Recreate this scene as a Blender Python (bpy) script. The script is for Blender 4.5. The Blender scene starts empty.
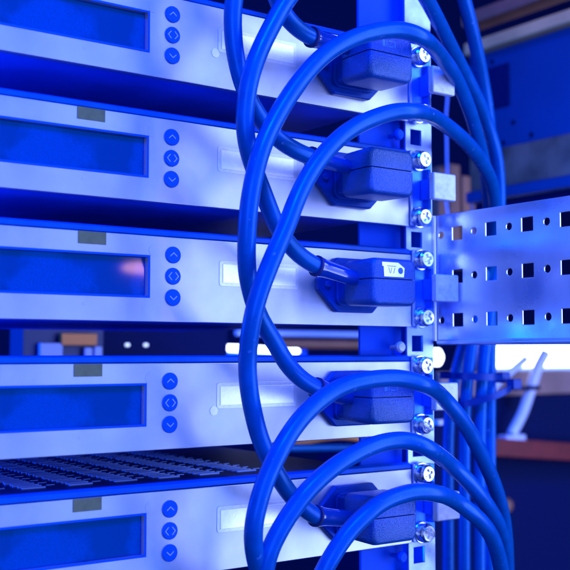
import bpy, bmesh, math, random
from mathutils import Vector, Matrix
random.seed(7)
MM = 0.001
scene = bpy.context.scene
COL = scene.collection

# ---------------------------------------------------------------- camera
cam_data = bpy.data.cameras.new('camera')
cam = bpy.data.objects.new('camera', cam_data)
COL.objects.link(cam)
scene.camera = cam
AZ, PITCH, DIST = math.radians(54.4), math.radians(3.72), 0.605
fwd = Vector((math.cos(AZ) * math.cos(PITCH), math.sin(AZ) * math.cos(PITCH), math.sin(PITCH)))
cam.location = -DIST * fwd
cam.rotation_euler = fwd.to_track_quat('-Z', 'Y').to_euler()
cam_data.sensor_width = 36.0
cam_data.lens = 36.0 * 1032.0 / 570.0
cam_data.clip_start, cam_data.clip_end = 0.01, 60
cam_data.dof.use_dof = True
cam_data.dof.focus_distance = 0.585
cam_data.dof.aperture_fstop = 11.0

# ---------------------------------------------------------------- light
world = bpy.data.worlds.new('World')
scene.world = world
world.use_nodes = True
bg = world.node_tree.nodes['Background']
bg.inputs['Color'].default_value = (0.0, 0.13, 1.0, 1)
bg.inputs['Strength'].default_value = 0.10

def area(name, loc, target, sx, sy, watts, color):
    d = bpy.data.lights.new(name, 'AREA')
    d.shape = 'RECTANGLE'
    d.size, d.size_y = sx, sy
    d.energy = watts
    d.color = color
    o = bpy.data.objects.new(name, d)
    COL.objects.link(o)
    o.location = loc
    o.rotation_euler = (Vector(target) - Vector(loc)).to_track_quat('-Z', 'Y').to_euler()
    return o

# radiance of a one-sided area lamp = watts / (pi * area)
def rad(sx, sy, L): return L * math.pi * sx * sy
LAV = (0.32, 0.42, 1.0)
area('softbox_main', (0.955, -0.75, 0.10), (0.955, 0, 0.10), 1.07, 1.5, rad(1.07, 1.5, 7.0), LAV)
area('softbox_side', (-0.10, -0.75, 0.10), (-0.10, 0, 0.10), 0.36, 1.5, rad(0.36, 1.5, 0.5), LAV)
area('softbox_blue', (0.25, -0.76, 0.10), (0.25, 0, 0.10), 0.32, 1.5, rad(0.32, 1.5, 1.5), (0.0, 0.16, 1.0))  # added fill, turns the left panel reflections bluer
area('softbox_left', (-0.66, -0.78, 0.0), (0.1, 0, 0.0), 0.45, 1.0, rad(0.45, 1.0, 5.2), (0.24, 0.36, 1.0))
area('blue_key', (-0.38, -0.72, 0.95), (0.0, 0, 0.0), 0.30, 0.30, rad(0.30, 0.30, 150.0), (0.0, 0.085, 1.0))
area('blue_back', (-0.55, 0.55, 0.0), (0.1, 0.0, 0.0), 0.35, 0.8, rad(0.35, 0.8, 22.0), (0.0, 0.10, 1.0))  # added unseen lamp, lifts the dark gaps between the units
area('warm_back_fill', (0.30, 0.16, 0.50), (0.52, 0.36, 0.05), 0.12, 0.12, rad(0.12, 0.12, 4.0), (1.0, 0.62, 0.42))  # added unseen warm fill, brings out the browns behind the rack

def warm(name, x, z, sx, sy, L, color):
    o = area(name, (x, -0.72, z), (-0.096, 0, 0.01), sx, sy, rad(sx, sy, L) * math.pi / 4, color)
    o.data.shape = 'ELLIPSE'
warm('warm_lamp', 0.316, 0.073, 0.026, 0.016, 42.0, (1.0, 0.66, 0.46))
warm('added_glint_tail', 0.290, 0.072, 0.060, 0.016, 7.0, (1.0, 0.45, 0.22))  # added second source, only draws the orange tail of the display glint

vs = scene.view_settings
vs.view_transform = 'Standard'
vs.look = 'None'
vs.exposure = 0.0
vs.gamma = 1.0
vs.use_curve_mapping = False

# ---------------------------------------------------------------- materials
def mat(name, color, rough=0.5, metal=0.0, var=0.0, scale=60.0, bump=0.0, bscale=900.0, spec=0.5,
        rvar=0.0, coat=0.0, stretch=None, emit=None, estr=0.0, tint=(1, 1, 1), scuff=None, dirt=None):
    m = bpy.data.materials.new(name)
    m.use_nodes = True
    nt = m.node_tree
    b = nt.nodes['Principled BSDF']
    b.inputs['Base Color'].default_value = (*color, 1)
    b.inputs['Roughness'].default_value = rough
    b.inputs['Metallic'].default_value = metal
    b.inputs['Specular IOR Level'].default_value = spec
    b.inputs['Specular Tint'].default_value = (*tint, 1)
    b.inputs['Coat Weight'].default_value = coat
    b.inputs['Coat Roughness'].default_value = 0.12
    tc = nt.nodes.new('ShaderNodeTexCoord')
    src = tc.outputs['Object']
    if stretch:
        mp = nt.nodes.new('ShaderNodeMapping')
        mp.inputs['Scale'].default_value = stretch
        nt.links.new(src, mp.inputs['Vector'])
        src = mp.outputs['Vector']
    def noise(s, detail=4.0):
        n = nt.nodes.new('ShaderNodeTexNoise')
        n.inputs['Scale'].default_value = s
        n.inputs['Detail'].default_value = detail
        nt.links.new(src, n.inputs['Vector'])
        return n
    if var > 0 or dirt:
        n = noise(scale)
        r = nt.nodes.new('ShaderNodeMapRange')
        r.inputs['From Min'].default_value, r.inputs['From Max'].default_value = 0.3, 0.7
        nt.links.new(n.outputs['Fac'], r.inputs['Value'])
        mx = nt.nodes.new('ShaderNodeMix')
        mx.data_type = 'RGBA'
        nt.links.new(r.outputs['Result'], mx.inputs['Factor'])
        c2 = dirt or tuple(c * (1 - var) for c in color)
        mx.inputs['A'].default_value = (*color, 1)
        mx.inputs['B'].default_value = (*c2, 1)
        nt.links.new(mx.outputs['Result'], b.inputs['Base Color'])
    if scuff:
        n = noise(scuff[0], 8.0)
        r = nt.nodes.new('ShaderNodeMapRange')
        r.inputs['From Min'].default_value, r.inputs['From Max'].default_value = scuff[1], scuff[1] + 0.07
        nt.links.new(n.outputs['Fac'], r.inputs['Value'])
        mx = nt.nodes.new('ShaderNodeMix')
        mx.data_type = 'RGBA'
        nt.links.new(r.outputs['Result'], mx.inputs['Factor'])
        if b.inputs['Base Color'].is_linked:
            nt.links.new(b.inputs['Base Color'].links[0].from_socket, mx.inputs['A'])
        else:
            mx.inputs['A'].default_value = (*color, 1)
        mx.inputs['B'].default_value = (*scuff[2], 1)
        nt.links.new(mx.outputs['Result'], b.inputs['Base Color'])
    if rvar > 0:
        n = noise(scale * 0.7, 6.0)
        r = nt.nodes.new('ShaderNodeMapRange')
        r.inputs['From Min'].default_value, r.inputs['From Max'].default_value = 0.3, 0.7
        r.inputs['To Min'].default_value, r.inputs['To Max'].default_value = max(rough - rvar, .03), rough + rvar
        nt.links.new(n.outputs['Fac'], r.inputs['Value'])
        nt.links.new(r.outputs['Result'], b.inputs['Roughness'])
    if bump > 0:
        n = noise(bscale, 2.0)
        bp = nt.nodes.new('ShaderNodeBump')
        bp.inputs['Strength'].default_value = bump
        bp.inputs['Distance'].default_value = 0.0006
        nt.links.new(n.outputs['Fac'], bp.inputs['Height'])
        nt.links.new(bp.outputs['Normal'], b.inputs['Normal'])
    if emit:
        b.inputs['Emission Color'].default_value = (*emit, 1)
        b.inputs['Emission Strength'].default_value = estr
    return m

M = {}
M['panel'] = mat('brushed_panel', (0.60, 0.62, 0.68), 0.38, 0.84, var=0.16, scale=38, rvar=0.07, bump=0.07, bscale=2500, scuff=(160, 0.72, (0.42, 0.44, 0.52)))
M['trim'] = mat('blue_trim', (0.002, 0.10, 0.55), 0.35, 0.0, var=0.2, scale=80, tint=(0.08, 0.32, 1.0))
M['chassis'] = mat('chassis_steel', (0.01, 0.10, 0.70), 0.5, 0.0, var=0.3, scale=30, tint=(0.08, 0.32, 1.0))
M['display_frame'] = mat('display_frame', (0.002, 0.09, 0.60), 0.35, 0.0, tint=(0.08, 0.32, 1.0))
M['glass'] = mat('display_glass', (0.001, 0.052, 0.32), 0.05, 0.0, var=0.55, scale=2200, spec=1.0, scuff=(22, 0.50, (0.0005, 0.022, 0.15)))
M['window'] = mat('tinted_window', (0.22, 0.19, 0.062), 0.25, 0.0, var=0.3, scale=150)
M['button'] = mat('button_blue', (0.0, 0.09, 0.55), 0.4, 0.0, var=0.1, scale=300, tint=(0.08, 0.32, 1.0))
M['mark'] = mat('pale_print', (0.42, 0.45, 0.75), 0.6)
M['label'] = mat('label_foil', (1.0, 1.0, 1.0), 0.34, 0.9, var=0.08, scale=300, bump=0.05)
M['tray'] = mat('clear_film', (0.70, 0.72, 0.80), 0.35, 0.9, var=0.12, scale=400, bump=0.10, bscale=1600)
M['socket'] = mat('socket_plastic', (0.001, 0.04, 0.28), 0.32, 0.0, var=0.15, scale=200, bump=0.08, tint=(0.08, 0.32, 1.0))
M['plug'] = mat('plug_plastic', (0.002, 0.085, 0.36), 0.34, 0.0, var=0.4, scale=1300, bump=0.6, bscale=1500, spec=1.0, tint=(0.45, 0.6, 1.0))
M['seam'] = mat('seam_dark', (0.002, 0.008, 0.10), 0.7)
M['boot'] = mat('boot_glossy', (0.001, 0.04, 0.30), 0.12, 0.0, spec=0.9, coat=0.9)
M['cable'] = mat('cable_pvc', (0.0002, 0.095, 0.36), 0.30, 0.0, var=0.18, scale=120, bump=0.06, bscale=500, rvar=0.06, tint=(0.05, 0.36, 1.0), spec=0.9, scuff=(230, 0.69, (0.10, 0.22, 0.6)))
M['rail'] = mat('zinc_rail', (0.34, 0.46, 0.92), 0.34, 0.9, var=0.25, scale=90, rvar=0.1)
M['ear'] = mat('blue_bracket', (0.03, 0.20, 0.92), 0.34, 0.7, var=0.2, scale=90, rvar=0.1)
M['bracket'] = mat('galvanised_plate', (0.90, 0.92, 0.98), 0.33, 0.86, var=0.14, scale=45, rvar=0.13)
M['chrome'] = mat('chrome_bolt', (0.84, 0.89, 0.98), 0.19, 1.0, rvar=0.06, scale=300)
M['tab'] = mat('cast_tab', (0.66, 0.68, 0.80), 0.50, 0.35, var=0.25, scale=260, bump=0.25, bscale=600)
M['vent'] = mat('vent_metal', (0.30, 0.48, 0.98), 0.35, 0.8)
M['pane'] = mat('smoked_pane', (0.30, 0.17, 0.09), 0.3, 0.0, var=0.75, scale=22)
M['lid'] = mat('vent_lid', (0.001, 0.02, 0.16), 0.5)
M['dim'] = mat('dim_plastic', (0.01, 0.03, 0.12), 0.5)
M['print'] = mat('blue_print', (0.05, 0.16, 0.70), 0.5)
M['faint'] = mat('faint_print', (0.01, 0.20, 0.55), 0.4)
M['web'] = mat('inner_web', (0.001, 0.08, 0.7), 0.5, 0.0, tint=(0.08, 0.32, 1.0))
M['tie'] = mat('tie_nylon', (0.001, 0.02, 0.16), 0.3, 0.0, spec=0.6, tint=(0.2, 0.4, 1.0))
M['wall'] = mat('back_wall', (0.001, 0.008, 0.06), 0.9, spec=0.05)
M['cabinet'] = mat('cabinet_blue', (0.002, 0.045, 0.16), 0.45, 0.2, var=0.3, scale=9)
M['dark'] = mat('dark_blue', (0.001, 0.006, 0.05), 0.7, spec=0.08)
M['beige'] = mat('beige_metal', (0.80, 0.42, 0.13), 0.5, 0.0, var=0.3, scale=25)
M['brown'] = mat('brown_plastic', (0.26, 0.10, 0.05), 0.5, 0.0, var=0.3, scale=40)
M['red'] = mat('red_brown', (0.20, 0.012, 0.012), 0.5, 0.0, var=0.35, scale=50)
M['orange'] = mat('orange_plastic', (0.9, 0.30, 0.05), 0.5)
M['palepipe'] = mat('pale_hose', (0.62, 0.66, 0.85), 0.4, 0.0, var=0.2, scale=30)
M['paleblue'] = mat('pale_blue', (0.35, 0.5, 0.9), 0.4)
M['pinkwall'] = mat('pale_plate', (0.34, 0.20, 0.19), 0.6, 0.0, var=0.4, scale=14)
M['lamp'] = mat('lamp_white', (0.8, 0.8, 0.8), 0.5, emit=(0.72, 0.80, 1.0), estr=7.0)
M['led'] = mat('led_white', (0.8, 0.8, 0.8), 0.5, emit=(0.55, 0.70, 1.0), estr=1.6)

# ---------------------------------------------------------------- helpers
def link(name, bm, m, parent=None, loc=(0, 0, 0), bevel=0.0, smooth=True, segs=2, angle=35):
    me = bpy.data.meshes.new(name)
    bmesh.ops.recalc_face_normals(bm, faces=bm.faces[:])
    bm.to_mesh(me)
    bm.free()
    me.materials.append(M[m])
    o = bpy.data.objects.new(name, me)
    COL.objects.link(o)
    o.location = Vector(loc) * MM
    if parent: o.parent = parent
    if smooth:
        for p in me.polygons: p.use_smooth = True
        try:
            me.set_sharp_from_angle(angle=math.radians(angle))
        except Exception:
            pass
    if bevel > 0:
        b = o.modifiers.new('bevel', 'BEVEL')
        b.width = bevel * MM
        b.segments = segs
        b.limit_method = 'ANGLE'
        b.angle_limit = math.radians(40)
        b.harden_normals = True
    return o

def empty(name, loc=(0, 0, 0)):
    o = bpy.data.objects.new(name, None)
    o.empty_display_size = 0.01
    COL.objects.link(o)
    o.location = Vector(loc) * MM
    return o

def tag(o, label=None, cat=None, group=None, kind=None):
    if label: o['label'] = label
    if cat: o['category'] = cat
    if group: o['group'] = group
    if kind: o['kind'] = kind
    return o

def box(bm, x0, x1, y0, y1, z0, z1):
    v = [bm.verts.new(Vector(p) * MM) for p in
         ((x0, y0, z0), (x1, y0, z0), (x1, y1, z0), (x0, y1, z0), (x0, y0, z1), (x1, y0, z1), (x1, y1, z1), (x0, y1, z1))]
    for f in ((0, 1, 2, 3), (4, 5, 6, 7), (0, 1, 5, 4), (1, 2, 6, 5), (2, 3, 7, 6), (3, 0, 4, 7)):
        bm.faces.new([v[i] for i in f])
    return bm

def boxes(*args):
    bm = bmesh.new()
    for a in args: box(bm, *a)
    return bm

def plate(loops, y0, y1, axis='y'):
    """flat sheet with holes: loops of (a, b); the first is the outline; extruded from y0 to y1 (y0 = front)"""
    bm = bmesh.new()
    edges = []
    def pt(a, b, c): return Vector((a, c, b)) * MM if axis == 'y' else Vector((c, a, b)) * MM
    for lp in loops:
        vs_ = [bm.verts.new(pt(a, b, y0)) for a, b in lp]
        for i in range(len(vs_)):
            edges.append(bm.edges.new((vs_[i], vs_[(i + 1) % len(vs_)])))
    bmesh.ops.triangle_fill(bm, use_beauty=True, use_dissolve=False, edges=edges)
    r = bmesh.ops.extrude_face_region(bm, geom=bm.faces[:])
    d = Vector((0, (y1 - y0) * MM, 0)) if axis == 'y' else Vector(((y1 - y0) * MM, 0, 0))
    bmesh.ops.translate(bm, vec=d, verts=[g for g in r['geom'] if isinstance(g, bmesh.types.BMVert)])
    return bm

def rect(x0, x1, z0, z1): return [(x0, z0), (x1, z0), (x1, z1), (x0, z1)]
def rrect(x0, x1, z0, z1, r, n=4):
    pts = []
    for cx, cz, a0 in ((x1 - r, z0 + r, -90), (x1 - r, z1 - r, 0), (x0 + r, z1 - r, 90), (x0 + r, z0 + r, 180)):
        for k in range(n + 1):
            a = math.radians(a0 + 90 * k / n)
            pts.append((cx + r * math.cos(a), cz + r * math.sin(a)))
    return pts
def circ(cx, cz, r, n=20, wob=0.0, lobes=8):
    return [(cx + r * (1 + wob * math.cos(lobes * 2 * math.pi * k / n)) * math.cos(2 * math.pi * k / n),
             cz + r * (1 + wob * math.cos(lobes * 2 * math.pi * k / n)) * math.sin(2 * math.pi * k / n)) for k in range(n)]

def loft(sections, close=True):
    """sections: lists of 3-D points (mm) with equal counts"""
    bm = bmesh.new()
    rings = [[bm.verts.new(Vector(p) * MM) for p in s] for s in sections]
    n = len(rings[0])
    for a, b in zip(rings, rings[1:]):
        for i in range(n):
            bm.faces.new((a[i], a[(i + 1) % n], b[(i + 1) % n], b[i]))
    bm.faces.new(rings[0])
    bm.faces.new(rings[-1][::-1])
    return bm

def lathe_y(profile, n=24, cx=0, cz=0, wob=None):
    """turned about an axis along -y; profile = [(radius, y)]"""
    secs = []
    for j, (r, y) in enumerate(profile):
        w = wob[j] if wob else 0
        secs.append([(a, y, b) for a, b in circ(cx, cz, r, n, w)])
    return loft(secs)

def spline(pts, per=7):
    P = [Vector(p) for p in pts]
    P = [2 * P[0] - P[1]] + P + [2 * P[-1] - P[-2]]
    out = []
    for i in range(1, len(P) - 2):
        p0, p1, p2, p3 = P[i - 1:i + 3]
        d0, d1, d2 = (max((b - a).length, 1e-6) ** 0.5 for a, b in ((p0, p1), (p1, p2), (p2, p3)))
        m1 = (p1 - p0) / d0 - (p2 - p0) / (d0 + d1) + (p2 - p1) / d1
        m2 = (p2 - p1) / d1 - (p3 - p1) / (d1 + d2) + (p3 - p2) / d2
        m1, m2 = m1 * d1, m2 * d1
        for k in range(per):
            t = k / per
            out.append((2 * t**3 - 3 * t**2 + 1) * p1 + (t**3 - 2 * t**2 + t) * m1 + (-2 * t**3 + 3 * t**2) * p2 + (t**3 - t**2) * m2)
    out.append(P[-2])
    return out

def smooth_path(p, it):
    p = [q.copy() for q in p]
    for _ in range(it):
        p = [p[0]] + [(p[i - 1] + 2 * p[i] + p[i + 1]) / 4 for i in range(1, len(p) - 1)] + [p[-1]]
    return p

def tube(path, radii, n=20):
    """path in mm; radii one value or a list"""
    path = [Vector(p) for p in path]
    if not isinstance(radii, (list, tuple)): radii = [radii] * len(path)
    t0 = (path[1] - path[0]).normalized()
    u = t0.cross(Vector((0, 0, 1)))
    if u.length < 0.1: u = t0.cross(Vector((1, 0, 0)))
    u.normalize()
    secs = []
    for i, p in enumerate(path):
        t = (path[min(i + 1, len(path) - 1)] - path[max(i - 1, 0)]).normalized()
        u = (u - u.dot(t) * t).normalized()
        w = t.cross(u)
        secs.append([p + radii[i] * (math.cos(2 * math.pi * k / n) * u + math.sin(2 * math.pi * k / n) * w) for k in range(n)])
    return loft(secs)

def copy_tree(o, parent=None):
    c = o.copy()
    COL.objects.link(c)
    c.parent = parent
    for ch in list(o.children): copy_tree(ch, c)
    return c

# ---------------------------------------------------------------- setting behind
wall = link('wall', boxes((-700, 3200, 1500, 1540, -1500, 1600)), 'wall', smooth=False)
tag(wall, kind='structure')

# ---------------------------------------------------------------- rack: rail, side plate, inner web
GAPS = [z for z in (-235.6, -168.3, -101, -33.7, 33.7, 101, 168.3, 235.6)]
rack = tag(empty('equipment_rack', (107, 3, -330)), 'zinc plated rack upright with square holes and a wide perforated side plate', 'rack')
RO = Vector((107, 3, -330))
def rk(name, bm, m, **kw): return link(name, bm, m, rack, loc=-RO, **kw)
loops = [rect(98.2, 121.4, -330, 330)]
for z in GAPS: loops.append(rect(102.6, 112.0, z - 5.0, z + 5.0))
rk('front_rail', plate(loops, 2.6, 4.6), 'rail', bevel=0.35)
# side plate runs forward from the rail
loops = [[(0.2, -32), (-150, -32.5), (-150, 50.5), (0.2, 50.5)]]
for iy in range(5):
    for z in (37.2, 9.4, -18.6):
        y = -17.8 - 29.2 * iy
        loops.append(rect(y - 4.5, y + 4.5, z - 4.3, z + 4.3))
        loops.append(circ(y + 14.6 if iy == 0 else y + 14.4, z, 2.4, 14))
rk('side_plate', plate(loops, 123.4, 124.6, axis='x'), 'bracket', bevel=0.4)
secs = []
for k in range(9):
    a = math.radians(90 * k / 8)
    r1, r2 = 3.2, 2.0
    secs.append([(121.4 + r1 * math.sin(a), 0.2 + r1 * math.cos(a), z) for z in (-32, 50.4)] +
                [(121.4 + r2 * math.sin(a), 0.2 + r2 * math.cos(a), z) for z in (50.4, -32)])
rk('plate_bend', loft(secs), 'bracket')
rk('rolled_edge', tube([(123.6, y, -32.8) for y in range(-150, 1, 10)], 1.9, 12), 'bracket')
rk('inner_web', boxes((66, 101, 11, 13, -330, 330)), 'web', bevel=0.5)
rk('rail_flange', boxes((119.2, 121.4, 4.8, 60, -330, 330)), 'web', bevel=0.4)
for z in (-168, -36, 101, 168):
    pin = lathe_y([(1.4, 11), (1.4, 4), (3.4, 3.6), (3.6, 1.6), (2.6, 0.2), (0.01, -0.2)], 16, 92, z)
    rk('screw_pin', pin, 'tab' if z == -36 else 'web')

# ---------------------------------------------------------------- one rack unit
def chevron(cx, cz, dx, dz, w=0.45, s=2.1, q=1.4):
    """thin raised arrow head pointing along (dx, dz)"""
    tip = Vector((cx + dx * q * .6, cz + dz * q * .6))
    px, pz = -dz, dx
    a = Vector((cx - dx * q * .7 + px * s, cz - dz * q * .7 + pz * s))
    b = Vector((cx - dx * q * .7 - px * s, cz - dz * q * .7 - pz * s))
    d = Vector((dx, dz)) * w * 1.4
    return [tuple(a), tuple(tip), tuple(b), tuple(b + d), tuple(tip + d), tuple(a + d)]

def make_unit():
    u = empty('power_unit')
    # panel with a real opening for the display
    loops = [rect(-190, 98.4, -25.0, 21.4), rect(-184, -91.4, -11.2, 9.8)]
    link('front_panel', plate(loops, 0, 3), 'panel', u, bevel=0.55)
    tb = loft([[(x, 1.6, 21.6), (x, 0.2, 21.9), (x, 0.9, 24.4), (x, 2.6, 25.4), (x, 6, 25.4), (x, 6, 21.6)] for x in (-190, 98.4)])
    link('top_trim', tb, 'trim', u, bevel=0.3)
    link('side_lip', boxes((98.6, 101.0, -1.2, 3, -24.6, 24.6)), 'rail', u, bevel=0.7, segs=3)
    # chassis tray behind the panel
    link('chassis', boxes((-188, 64, 6.2, 240, 23.2, 24.4), (-188, 64, 6.2, 240, -24.4, -23.4), (-188, -186.5, 6.4, 240, -23.2, 23),
                          (62.5, 64, 6.4, 240, -23.2, 23), (-186, 62, 238, 240, -23.2, 23)), 'chassis', u, smooth=False)
    # display
    fr = plate([rect(-184.9, -90.4, -12.2, 10.8), rect(-183.8, -91.6, -11.0, 9.6)], -0.35, -0.02)
    dp = link('display', boxes((-184, -91.4, 2.2, 3.2, -11.2, 9.8)), 'glass', u, smooth=False)
    link('display_frame', fr, 'display_frame', dp, bevel=0.2)
    # buttons
    for dz, kind in ((11.6, 'u'), (0.0, 'lr'), (-11.6, 'd')):
        bt = link('button', lathe_y([(4.6, -0.02), (4.6, -0.55), (4.3, -0.8), (0.01, -0.85)], 32, -76.4, dz), 'button', u)
        if kind == 'u': cv = [chevron(-76.4, dz, 0, 1)]
        elif kind == 'd': cv = [chevron(-76.4, dz, 0, -1)]
        else: cv = [chevron(-74.6, dz, 1, 0), chevron(-78.2, dz, -1, 0)]
        bm = bmesh.new()
        for lp in cv:
            b2 = plate([lp], -0.95, -0.80)
            me = bpy.data.meshes.new('t'); b2.to_mesh(me); b2.free(); bm.from_mesh(me); bpy.data.meshes.remove(me)
        link('arrow_mark', bm, 'mark', bt, smooth=False)
    link('tinted_window', boxes((-132.2, -116.4, -0.35, -0.02, 14.7, 21.2)), 'window', u, bevel=0.12)
    # label holder
    tr = link('label_holder', plate([rrect(-46.8, 8.2, -4.2, 10.3, 1.6)], -0.28, -0.02), 'tray', u, bevel=0.1)
    link('label', boxes((-44.6, 5.9, -0.62, -0.3, -2.2, 8.2)), 'label', tr, bevel=0.1)
    # little round seal beside the display
    link('round_seal', lathe_y([(3.1, -0.02), (3.1, -0.16), (0.01, -0.18)], 24, -88.2, 13.4), 'panel', u)
    # inlet socket
    cx, cz = 48.5, -0.6
    hexa = [(cx - 28, cz - 3.2), (cx - 14, cz - 16.6), (cx + 14, cz - 16.6), (cx + 28, cz - 3.2),
            (cx + 28, cz + 3.2), (cx + 14, cz + 16.6), (cx - 14, cz + 16.6), (cx - 28, cz + 3.2)]
    sk = link('inlet_socket', plate([hexa], -4.2, -0.02), 'socket', u, bevel=0.9, segs=3)
    link('socket_collar', plate([rrect(cx - 16.4, cx + 16.4, cz - 12.6, cz + 12.6, 4.5), rrect(cx - 13.6, cx + 13.6, cz - 9.8, cz + 9.8, 3)], -7.0, -4.25), 'socket', sk, bevel=0.5)
    for sx in (-21.6, 21.6):
        link('socket_screw', lathe_y([(2.5, -4.25), (2.5, -4.9), (1.6, -6.0), (0.01, -6.3)], 18, cx + sx, cz), 'boot', sk)
    # mounting ear, bolts and tab
    ear_loop = [(102.2, -23.6), (118.6, -23.6), (118.6, 23.6), (102.2, 23.6), (102.2, 20.2), (101.3, 20.2), (101.3, -20.2), (102.2, -20.2)]
    link('mounting_ear', plate([ear_loop], 0.2, 2.4), 'ear', u, bevel=0.5)
    ridge = loft([[(111.6, .2, z), (112.6, -3.4, z), (113.6, -3.8, z), (114.6, -3.4, z), (115.2, .2, z)] for z in (-13, -11, 11, 13)])
    link('ear_ridge', ridge, 'ear', u)
    for dz in (18.4, -18.9):
        w = link('bolt', lathe_y([(7.0, 0.1), (7.0, -1.0), (6.6, -1.5), (5.8, -1.6), (5.6, -3.2)], 32, 106.2, dz), 'chrome', u)
        head = loft([[(a, y, b) for a, b in circ(106.2, dz, rr, 32, wb, 6)] for rr, y, wb in
                     ((5.5, -1.62, .03), (6.1, -2.5, .03), (6.1, -5.0, .03), (5.7, -6.0, .02), (4.9, -6.6, 0))])
        hd = link('bolt_head', head, 'chrome', w, angle=30)
        rot = math.radians(20 if dz > 0 else 64)
        cross = []
        for ax, az in ((-3, -.75), (-.75, -.75), (-.75, -3), (.75, -3), (.75, -.75), (3, -.75), (3, .75), (.75, .75), (.75, 3), (-.75, 3), (-.75, .75), (-3, .75)):
            cross.append((106.2 + ax * math.cos(rot) - az * math.sin(rot), dz + ax * math.sin(rot) + az * math.cos(rot)))
        cap = plate([circ(106.2, dz, 4.9, 32), cross], -7.7, -6.62)
        link('bolt_cap', cap, 'chrome', w, bevel=0.45, segs=3)
    tb = link('tab', boxes((101.2, 121.0, -20.2, -15.4, -9.4, 8.0)), 'tab', u, bevel=1.1, segs=3)
    link('tab_stem', boxes((108.5, 111.5, -15.6, 0.1, -7.4, 6.0)), 'ear', tb, bevel=0.5)
    return u

UZ = {1: 135.2, 2: 66.6, 3: 1.9, 4: -66.5, 5: -134.7}
UX = {1: 0, 2: 0, 3: 1.4, 4: 0, 5: 0.5}
ULAB = {1: 'grey power unit at the top of the rack, cut by the upper picture edge',
        2: 'second grey power unit from the top, clean dark display and white label strip',
        3: 'middle grey power unit with a warm lamp glint on its display',
        4: 'grey power unit fourth from the top, just above the slotted vent cover',
        5: 'lowest grey power unit with a slotted vent cover on top'}
units = {}
first = make_unit()
for k in (1, 2, 3, 4, 5):
    u = first if k == 1 else copy_tree(first)
    u.location = Vector((UX[k], 0, UZ[k])) * MM
    units[k] = tag(u, ULAB[k], 'power unit', 'power units stacked in the rack')
# film nubs on two of the label holders
for k in (1, 4):
    link('film_nub', lathe_y([(2.6, -0.02), (2.6, -0.24), (0.01, -0.26)], 20, -48.6, -5.2), 'tray', units[k])
# slotted vent cover of the lowest unit: raised bridges, flat dark lid colour stands in for shaded slots
bm = bmesh.new()
rng = random.Random(3)
link('vent_lid', boxes((-187, 62, 7, 238, 24.42, 24.6)), 'lid', units[5], smooth=False)
for i in range(7):
    x = -176 + 26.5 * i
    for j in range(32):
        y = 26 + 5.6 * j
        box(bm, x + rng.uniform(0, 1.5), x + 13.5 + rng.uniform(0, 1.5), y, y + 1.8, 24.62, 25.3 + rng.uniform(0, .3))
        if j % 2: box(bm, x + 17.5, x + 21 + rng.uniform(0, 1.5), y + 2.6, y + 4.0, 24.62, 25.0)
vl = link('vent_bridges', bm, 'vent', units[5], smooth=False)
vl['kind'] = 'stuff'

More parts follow.
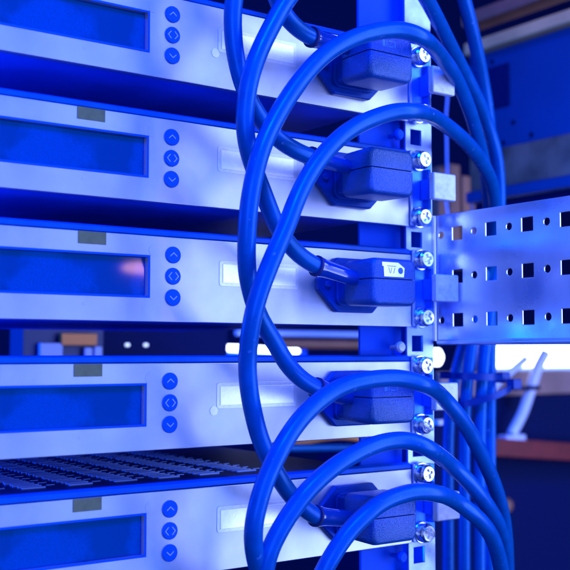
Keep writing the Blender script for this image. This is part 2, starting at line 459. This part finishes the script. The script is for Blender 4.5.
# ---------------------------------------------------------------- power cords
# measured courses of the cords, millimetres
CORD_PATHS = {
 'c0': [ (-0.2,-26.0,141.4), (-10.2,-27.0,144.0), (-22.1,-29.0,151.0), (-31.8,-32.0,163.5), (-39.9,-36.0,180.2), (-38.7,-40.0,207.1), (-22.0,-45.0,243.7) ],
 'c1': [ (-0.4,-26.0,71.7), (-10.3,-27.0,73.3), (-22.1,-28.0,77.5), (-33.6,-29.0,85.4), (-44.2,-31.0,95.2), (-52.7,-33.0,107.7), (-58.2,-35.0,120.5), (-61.1,-37.0,131.4), (-62.5,-40.0,146.6), (-56.9,-43.0,171.2), (-36.3,-46.0,208.3), (5.5,-46.0,245.7), (62.2,-33.8,251.4), (120.7,-12.5,231.7), (163.5,9.0,195.4), (187.8,24.2,174.8), (206.7,36.6,158.3), (221.6,45.9,139.6), (239.2,59.7,117.1), (255.4,75.6,81.3), (273.3,93.7,3.1), (275.7,98.5,-78.2), (278.8,102.8,-159.4), (283.1,108.8,-273.1) ],
 'c2': [ (3.0,-26.0,9.7), (-7.6,-27.0,14.0), (-20.1,-29.0,22.7), (-30.3,-32.0,32.7), (-37.7,-34.0,44.5), (-46.2,-37.0,56.8), (-54.1,-42.0,67.0), (-58.9,-46.0,79.0), (-59.3,-48.0,91.8), (-57.0,-50.0,106.5), (-51.3,-50.0,120.2), (-45.6,-50.0,130.9), (-32.5,-50.0,152.5), (-5.1,-50.0,179.1), (31.6,-50.0,192.2), (80.4,-29.4,187.9), (130.6,-2.4,171.0), (169.2,20.1,160.6), (191.2,29.9,149.4), (211.7,40.7,138.8), (227.7,48.8,125.5), (238.8,54.3,112.3), (252.8,64.6,87.7), (260.8,74.9,41.7), (256.7,82.9,-21.7), (255.0,88.6,-77.2), (257.3,93.3,-156.5), (261.5,99.1,-267.5) ],
 'c3': [ (2.9,-26.0,-59.4), (-7.0,-27.0,-54.8), (-19.7,-29.0,-45.2), (-30.2,-32.0,-33.3), (-42.8,-36.0,-20.6), (-50.6,-40.0,-8.2), (-57.5,-46.0,4.7), (-61.6,-53.0,25.6), (-62.0,-56.0,39.1), (-57.5,-57.0,60.1), (-49.4,-56.0,76.9), (-34.2,-55.0,99.4), (-17.2,-55.0,118.4), (-2.2,-55.0,129.3), (15.8,-55.0,138.4), (35.1,-56.0,144.3), (47.1,-58.0,144.8), (58.0,-58.0,143.3), (93.1,-35.1,145.2), (109.8,-28.2,140.0), (133.5,-13.8,133.1), (152.8,-2.2,123.3), (174.8,13.7,113.6), (197.2,29.4,101.5), (223.8,49.1,79.2), (247.6,72.1,40.7), (247.4,90.3,-29.7), (245.3,95.5,-77.2), (247.6,100.2,-156.5), (251.8,106.1,-267.5) ],
 'c4': [ (2.0,-26.0,-130.5), (-7.1,-27.0,-125.0), (-15.3,-28.0,-118.5), (-25.5,-31.0,-108.3), (-35.5,-34.0,-95.1), (-42.7,-36.0,-83.0), (-48.9,-39.0,-67.9), (-53.1,-42.0,-56.3), (-56.0,-45.0,-43.3), (-58.2,-51.0,-27.5), (-57.8,-56.0,-12.3), (-50.4,-58.0,7.4), (-39.5,-57.0,26.8), (-33.0,-56.0,40.1), (-21.6,-55.0,57.9), (-6.6,-55.0,74.2), (6.1,-55.0,83.8), (18.4,-55.0,90.5), (36.9,-56.0,97.7), (51.9,-57.0,99.5), (92.9,-31.8,105.3), (135.5,-12.6,100.2), (165.8,3.2,94.3), (198.8,23.4,85.4), (220.9,39.3,74.0), (244.0,62.5,39.7), (271.8,122.0,-29.2), (270.7,139.2,-79.6), (272.5,144.6,-163.7), (277.0,150.8,-281.4) ],
 'c5': [ (9.2,-30.0,-209.7), (-20.3,-33.0,-187.1), (-42.2,-42.0,-162.5), (-54.5,-50.0,-142.0), (-58.5,-55.0,-126.9), (-57.2,-57.0,-114.8), (-53.7,-58.0,-103.1), (-45.1,-58.0,-88.8), (-37.4,-57.0,-80.1), (-27.2,-56.0,-71.5), (-14.6,-55.0,-64.0), (-0.9,-55.0,-57.8), (15.1,-56.0,-54.5), (35.5,-56.0,-53.4), (47.4,-57.0,-55.0), (56.4,-58.0,-57.9), (86.7,-38.4,-64.7), (101.6,-35.9,-75.0), (120.4,-29.8,-88.2), (137.9,-22.7,-103.3), (159.8,-12.2,-122.7), (175.9,-3.8,-140.7), (190.1,6.0,-159.3), (211.7,24.1,-194.1), (233.1,44.8,-258.2) ],
 'c6': [ (-31.6,-35.0,-191.2), (-46.8,-45.0,-166.4), (-47.9,-52.0,-142.4), (-40.3,-55.0,-127.9), (-35.3,-56.0,-121.4), (-28.7,-57.0,-113.5), (-18.9,-57.0,-105.6), (-8.9,-57.0,-99.5), (1.4,-57.0,-94.9), (14.0,-57.0,-91.0), (25.5,-57.0,-88.9), (37.9,-58.0,-88.3), (47.0,-60.0,-89.8), (57.4,-61.0,-94.1), (89.0,-43.0,-105.2), (105.4,-41.5,-116.2), (120.4,-39.0,-128.2), (138.1,-32.1,-141.6), (153.8,-23.9,-153.6), (177.0,-7.7,-178.0), (210.9,22.4,-242.5) ],
 'c7': [ (-15.1,-35.0,-199.1), (-17.2,-45.0,-175.7), (-14.0,-53.0,-156.4), (-5.5,-56.0,-142.4), (3.3,-57.0,-133.7), (12.2,-58.0,-127.2), (22.2,-58.0,-121.9), (33.1,-58.0,-118.8), (47.7,-59.0,-116.8), (62.7,-60.0,-118.8), (89.2,-47.6,-126.5), (100.2,-48.8,-133.7), (115.1,-46.3,-143.4), (132.3,-39.0,-157.4), (152.3,-26.7,-181.5), (186.2,2.5,-234.1) ],
}
PLUG_X = 48.9
def half_section(y, w, z0, z1, r, up):
    """D-shaped half of a rounded block, flat side at z0"""
    s = 1 if up else -1
    pts = [(-w, z0)]
    for k in range(6):
        a = math.radians(180 - 90 * k / 5)
        pts.append((-w + r + r * math.cos(a), z1 - s * r + s * r * math.sin(a)))
    for k in range(6):
        a = math.radians(90 - 90 * k / 5)
        pts.append((w - r + r * math.cos(a), z1 - s * r + s * r * math.sin(a)))
    pts.append((w, z0))
    return [(x, y, z) for x, z in pts]

def plug_half(up):
    z0 = 1.65 if up else 0.95
    t = 13.6 if up else -14.2
    s = 1 if up else -1
    secs = []
    for y, i, r in ((-7.2, 4.2, 4), (-11.5, 3.8, 4), (-13.2, 1.0, 4), (-15, 0.5, 4), (-36.5, 0.0, 4.2), (-38.6, 0.35, 4.2), (-39.8, 1.2, 4.0), (-40.2, 2.4, 3.4)):
        secs.append(half_section(y, 17.2 - i, z0, t - s * i, r, up))
    return loft(secs)

def make_cord(key, unit, tip_z, tip_y, label, sticker=None, faint=False):
    path = [Vector(p) for p in CORD_PATHS[key]]
    root = empty('power_lead', (0, 0, 0))
    if unit:
        bz = UZ[unit]; bx = PLUG_X + UX[unit]
        root.location = Vector((bx, -7, bz)) * MM
    else:
        root.location = path[0] * MM
    off = -root.location / MM
    tag(root, label, 'power cord', 'power cords looping across the rack')
    pts = smooth_path(spline(path, 8), 14)
    rng = random.Random(key)
    ph = [rng.uniform(0, 6.28) for _ in range(6)]
    for i, q in enumerate(pts):
        w = min(1.0, i / 12.0)
        q.x += w * 0.25 * math.sin(i * 0.11 + ph[0])
        q.y += w * 0.5 * math.sin(i * 0.09 + ph[1])
        q.z += w * 0.25 * math.sin(i * 0.10 + ph[2])
    if unit:
        end = Vector((bx - 16.2, tip_y, tip_z))
        start = path[0]
        d = (end - start)
        # the cable dives into the collar of the boot
        cab = [start + d * 0.12] + pts
        link('cable', tube(cab, 4.9, 24), 'cable', root, loc=off)
        n = 12
        bp = [start + d * (k / n) for k in range(n + 1)]
        br = [5.6, 5.75, 5.45, 5.2, 5.1, 5.0, 4.95, 4.9, 4.85, 4.8, 4.75, 4.5, 3.6]
        link('boot', tube(bp, br, 28), 'boot', root, loc=off)
        link('boot_ring', tube([start - d * .015, start - d * 0.01, start + d * .035, start + d * .04], [5.3, 6.1, 6.1, 5.3], 28), 'seam', root, loc=off)
        lo = Vector((bx, 0, bz)) + off
        link('plug_shell', plug_half(True), 'plug', root, loc=lo)
        link('plug_shell', plug_half(False), 'plug', root, loc=lo)
        link('plug_core', boxes((-15.6, 15.6, -38.2, -4.5, -11, 10.5)), 'socket', root, loc=lo, bevel=1)
        if sticker:
            st = plate([[(-8.6, 2.6), (6.6, 2.6), (7.2, 8.0), (2.2, 11.0), (-10.2, 11.0), (-10.0, 8.6), (-9.0, 8.6)]], -40.42, -40.22)
            so = link('printed_sticker', st, 'label', root, loc=lo, smooth=False)
            link('print', plate([circ(4.0, 6.3, 1.9, 14)], -40.5, -40.43), 'print', so, smooth=False)
            for lp in ([(-5.4, 8.0), (-5.0, 8.0), (-4.0, 4.6), (-4.3, 4.6)], [(-3.9, 4.6), (-3.6, 4.6), (-2.6, 8.0), (-2.9, 8.0)],
                       [(-1.6, 4.6), (-1.2, 4.6), (-0.2, 8.0), (-.6, 8.0)], [(-6.4, 8.6), (0.6, 8.6), (0.6, 8.95), (-6.4, 8.95)]):
                link('print', plate([lp], -40.5, -40.43), 'print', so, smooth=False)
        if faint:
            for k, (a, b, c, d) in enumerate(((-7.5, -5.2, 5.0, 9.0), (-4.4, -3.7, 5.0, 9.0), (-2.6, 0.6, 5.0, 5.7), (-2.6, 0.6, 8.3, 9.0), (2.0, 2.7, 5.0, 9.0))):
                link('faint_print', boxes((a, b, -40.32, -40.1, c, d)), 'faint', root, loc=lo, smooth=False)
    else:
        link('cable', tube(pts, 4.9, 24), 'cable', root, loc=off)
    return root

make_cord('c0', 1, 142.6, -18.5, 'blue power cord plugged into the topmost unit', faint=True)
make_cord('c1', 2, 70.4, -18.7, 'blue power cord plugged into the second unit, shiny boot below the big arc')
make_cord('c2', 3, 3.4, -23.8, 'blue power cord whose plug carries a white printed sticker', sticker=True)
make_cord('c3', 4, -66.6, -19.7, 'blue power cord from the unit above the vent cover, arching over the topmost plug', faint=True)
make_cord('c4', 5, -135.9, -19.7, 'blue power cord from the lowest plug, arching over the second plug')
make_cord('c5', None, 0, 0, 'blue power cord arching over the plug above the vent cover')
make_cord('c6', None, 0, 0, 'blue power cord arch in the middle of the three lower loops')
make_cord('c7', None, 0, 0, 'lowest blue power cord arch crossing in front of the lowest plug')

# ---------------------------------------------------------------- cable ties round the bundle
def tie(name, pts, label, head):
    t = tag(empty(name, pts[0]), label, 'cable tie', 'cable ties on the cord bundle')
    off = -Vector(pts[0])
    path = spline(pts, 6)
    secs = []
    for i, p in enumerate(path):
        d = (path[min(i + 1, len(path) - 1)] - path[max(i - 1, 0)]).normalized()
        nrm = d.cross(Vector((0, 0, 1))).normalized()
        up = nrm.cross(d)
        secs.append([p + nrm * .7 + up * 2.6, p - nrm * .7 + up * 2.6, p - nrm * .7 - up * 2.6, p + nrm * .7 - up * 2.6])
    link('strap', loft(secs), 'tie', t, loc=off)
    h = Vector(head) + off
    link('tie_head', boxes((h.x - 5, h.x + 5, h.y - 4, h.y + 4, h.z - 4.2, h.z + 4.2)), 'tie', t, bevel=1)
    return t
tie('cable_tie', [(234, 112, -58), (233, 92, -58), (241, 84, -58.5), (256, 79, -59), (274, 84, -59.5), (284, 96, -60)],
    'upper dark cable tie around the bundle of blue cords', (284, 92, -60))
tie('cable_tie', [(236, 112, -82), (235, 92, -81), (243, 84, -78), (257, 77, -74), (271, 76, -69.5), (283, 80, -66)],
    'lower dark cable tie with a block head, slanting across the bundle', (284, 80, -65))

# ---------------------------------------------------------------- things behind the rack
cab_ = tag(empty('neighbour_cabinet', (500, 250, 120)), 'dark blue cabinet side with beige top edge behind the cords', 'cabinet')
off = (-500, -250, -120)
loops = [rect(120, 332, 186, 297)]
for y, z in ((290, 254), (270, 211), (285, 191), (245, 193), (300, 285)): loops.append(circ(y, z, 3.2, 14))
link('side_panel', plate(loops, 500, 503, axis='x'), 'cabinet', cab_, loc=off, smooth=False)
link('side_panel_backing', boxes((504, 512, 118, 332, 120, 300)), 'dark', cab_, loc=off, smooth=False)
link('recessed_grip', plate([rect(274, 308, 231, 279)], 497.5, 499.6, axis='x'), 'dark', cab_, loc=off, bevel=1)
link('top_edge', boxes((488, 512, 110, 332, 298, 312)), 'beige', cab_, loc=off, bevel=2)
link('shelf', boxes((484, 512, 105, 332, 330, 345)), 'brown', cab_, loc=off, bevel=2)
link('viewing_pane', boxes((496, 503, 118, 332, 142, 185)), 'pane', cab_, loc=off, bevel=1)
link('lower_rail', boxes((488, 503, 110, 332, 128, 141)), 'cabinet', cab_, loc=off, bevel=2)

# tall blurred cables behind the rail
for x, m, lab in ((478, 'paleblue', 'thin pale cable hanging behind the rack rail'), (519, 'paleblue', 'thin pale cable hanging in front of the brown duct')):
    o = link('hanging_cable', tube([(x + (k % 3), 350 + 2 * (k % 2), 60 + 24 * k) for k in range(12)], 1.4, 12), 'cable' if x > 500 else m)
    tag(o, lab, 'cable', 'cables hanging behind the rack')
du = tag(empty('cable_duct', (510, 380, 60)), 'brown vertical duct behind the arching cords, below the dark cabinet side', 'duct')
for x0, x1, z1 in ((486, 502, 176), (504, 522, 182), (525, 548, 170)):
    link('duct_cover', boxes((x0, x1, 372, 400, 60, z1)), 'brown', du, loc=(-510, -380, -60), bevel=2)

lp = tag(empty('light_panel', (800, 520, -70)), 'glowing white light panel behind the lower edge of the side plate', 'light panel')
link('diffuser', boxes((716, 960, 500, 504, -60, -31)), 'lamp', lp, loc=(-800, -520, 70), bevel=2)
link('housing', boxes((708, 970, 505, 530, -66, -26)), 'paleblue', lp, loc=(-800, -520, 70), bevel=2)
lo = link('indicator_lamp', loft([[(609 + a * c, y, -46 + b * c) for a, b in [(7 * math.cos(t * .3927), 11 * math.sin(t * .3927)) for t in range(16)]]
                                  for y, c in ((520, .6), (512, 1), (502, 1), (497, .5))]), 'lamp')
tag(lo, 'small oval white lamp glowing beside the rack rail', 'lamp')

tl = tag(empty('tube_lamp', (350, 620, -50)), 'slim white tube lamp glowing through the gap between units', 'lamp')
link('tube', tube([(268, 600, -32), (276, 600, -32.2), (350, 600, -34.5), (448, 600, -38), (452, 600, -38)], [1.2, 3.0, 4.2, 4.0, 2.0], 14), 'lamp', tl, loc=(-350, -620, 50))
link('tube_base', boxes((262, 470, 606, 622, -60, -36)), 'web', tl, loc=(-350, -620, 50), bevel=1)
cd = link('conduit', tube([(395, 560, -29), (560, 560, -30)], 6.0, 14), 'brown')
tag(cd, 'brown horizontal conduit seen through the gap between units', 'conduit')
cd = link('conduit', tube([(380, 640, -14), (640, 640, -15)], 4.0, 14), 'paleblue')
tag(cd, 'thin pale blue conduit above the brown one in the gap', 'conduit')

sw = tag(empty('network_switch', (140, 460, -70)), 'dark device with white status lights behind the gap', 'network switch')
link('housing', boxes((84, 250, 455, 520, -70, 10)), 'dark', sw, loc=(-140, -460, 70), bevel=2)
for x, z, r in ((96, -33, 1.2), (96, -14, 0.8), (128, -32, 1.7), (149, -32, 1.7), (128, -16, 1.0)):
    link('status_light', lathe_y([(r, 454.8), (r, 451), (r * .6, 449.6)], 14, x, z), 'led', sw, loc=(-140, -460, 70))
jb = tag(empty('junction_box', (45, 410, -60)), 'junction box with orange cover and pale blue windows behind the gap', 'junction box')
o3 = (-45, -410, 60)
link('housing', boxes((0, 80, 408, 440, -60, 0)), 'dim', jb, loc=o3, bevel=1)
link('cover', boxes((34, 70, 400, 407, -33, -22)), 'orange', jb, loc=o3, bevel=1)
link('window', boxes((14, 36, 401, 407, -45, -31)), 'paleblue', jb, loc=o3, bevel=1)
link('window', boxes((58, 66, 402, 407, -46, -35)), 'paleblue', jb, loc=o3, bevel=1)
link('window', boxes((68, 76, 402, 407, -46, -34)), 'paleblue', jb, loc=o3, bevel=1)

# lower right: pale plate, forked hose, red bar, dark box
bk = tag(empty('terminal_box', (720, 480, -320)), 'dark box with pale upper plate and red brown bar at lower right', 'terminal box')
o4 = (-720, -480, 320)
link('housing', boxes((560, 1000, 480, 700, -420, -100)), 'dark', bk, loc=o4, smooth=False)
link('upper_plate', boxes((600, 1000, 490, 500, -99, -66)), 'pinkwall', bk, loc=o4, bevel=1)
link('red_bar', loft([[(x, 440, z + 12), (x, 474, z + 12), (x, 474, z - 12), (x, 440, z - 12)] for x, z in ((646, -161), (1000, -196))]), 'red', bk, loc=o4, bevel=2)
link('knob', lathe_y([(10, 479), (10, 470), (7, 466), (0.01, 464)], 20, 702, -244), 'brown', bk, loc=o4)
hs = tag(empty('forked_hose', (690, 452, -156)), 'pale forked plastic hose standing on the red brown bar', 'hose')
o5 = (-690, -452, 156)
link('hose', tube(smooth_path(spline([(760, 450, -40), (742, 450, -62), (728, 450, -90), (712, 450, -120), (696, 450, -140), (690, 450, -148)]), 4), 7, 14), 'palepipe', hs, loc=o5)
link('branch', tube([(650, 452, -92), (672, 452, -76), (705, 452, -58), (722, 452, -48)], 5, 12), 'palepipe', hs, loc=o5)
link('foot', boxes((670, 708, 441, 458, -158, -148)), 'palepipe', hs, loc=o5, bevel=2)
link('clamp', boxes((690, 738, 441, 456, -90, -84)), 'dark', hs, loc=o5, bevel=1)
sc = link('conduit', tube([(120, 200, -115), (150, 200, -118), (215, 202, -121)], 3.4, 14), 'cable')
tag(sc, 'short blue tube low in the gap beside the vent cover', 'conduit')
oc = link('orange_cable', tube(smooth_path(spline([(160, 230, -121), (190, 228, -116), (222, 226, -114), (250, 224, -118)]), 3), 2.6, 12), 'orange')
tag(oc, 'thin orange cable in the dark gap above the lowest plug', 'cable')
cl = link('pale_clip', boxes((312, 330, 196, 204, -106, -101)), 'palepipe', bevel=1)
tag(cl, 'small pale clip behind the rail below the side tab', 'clip')
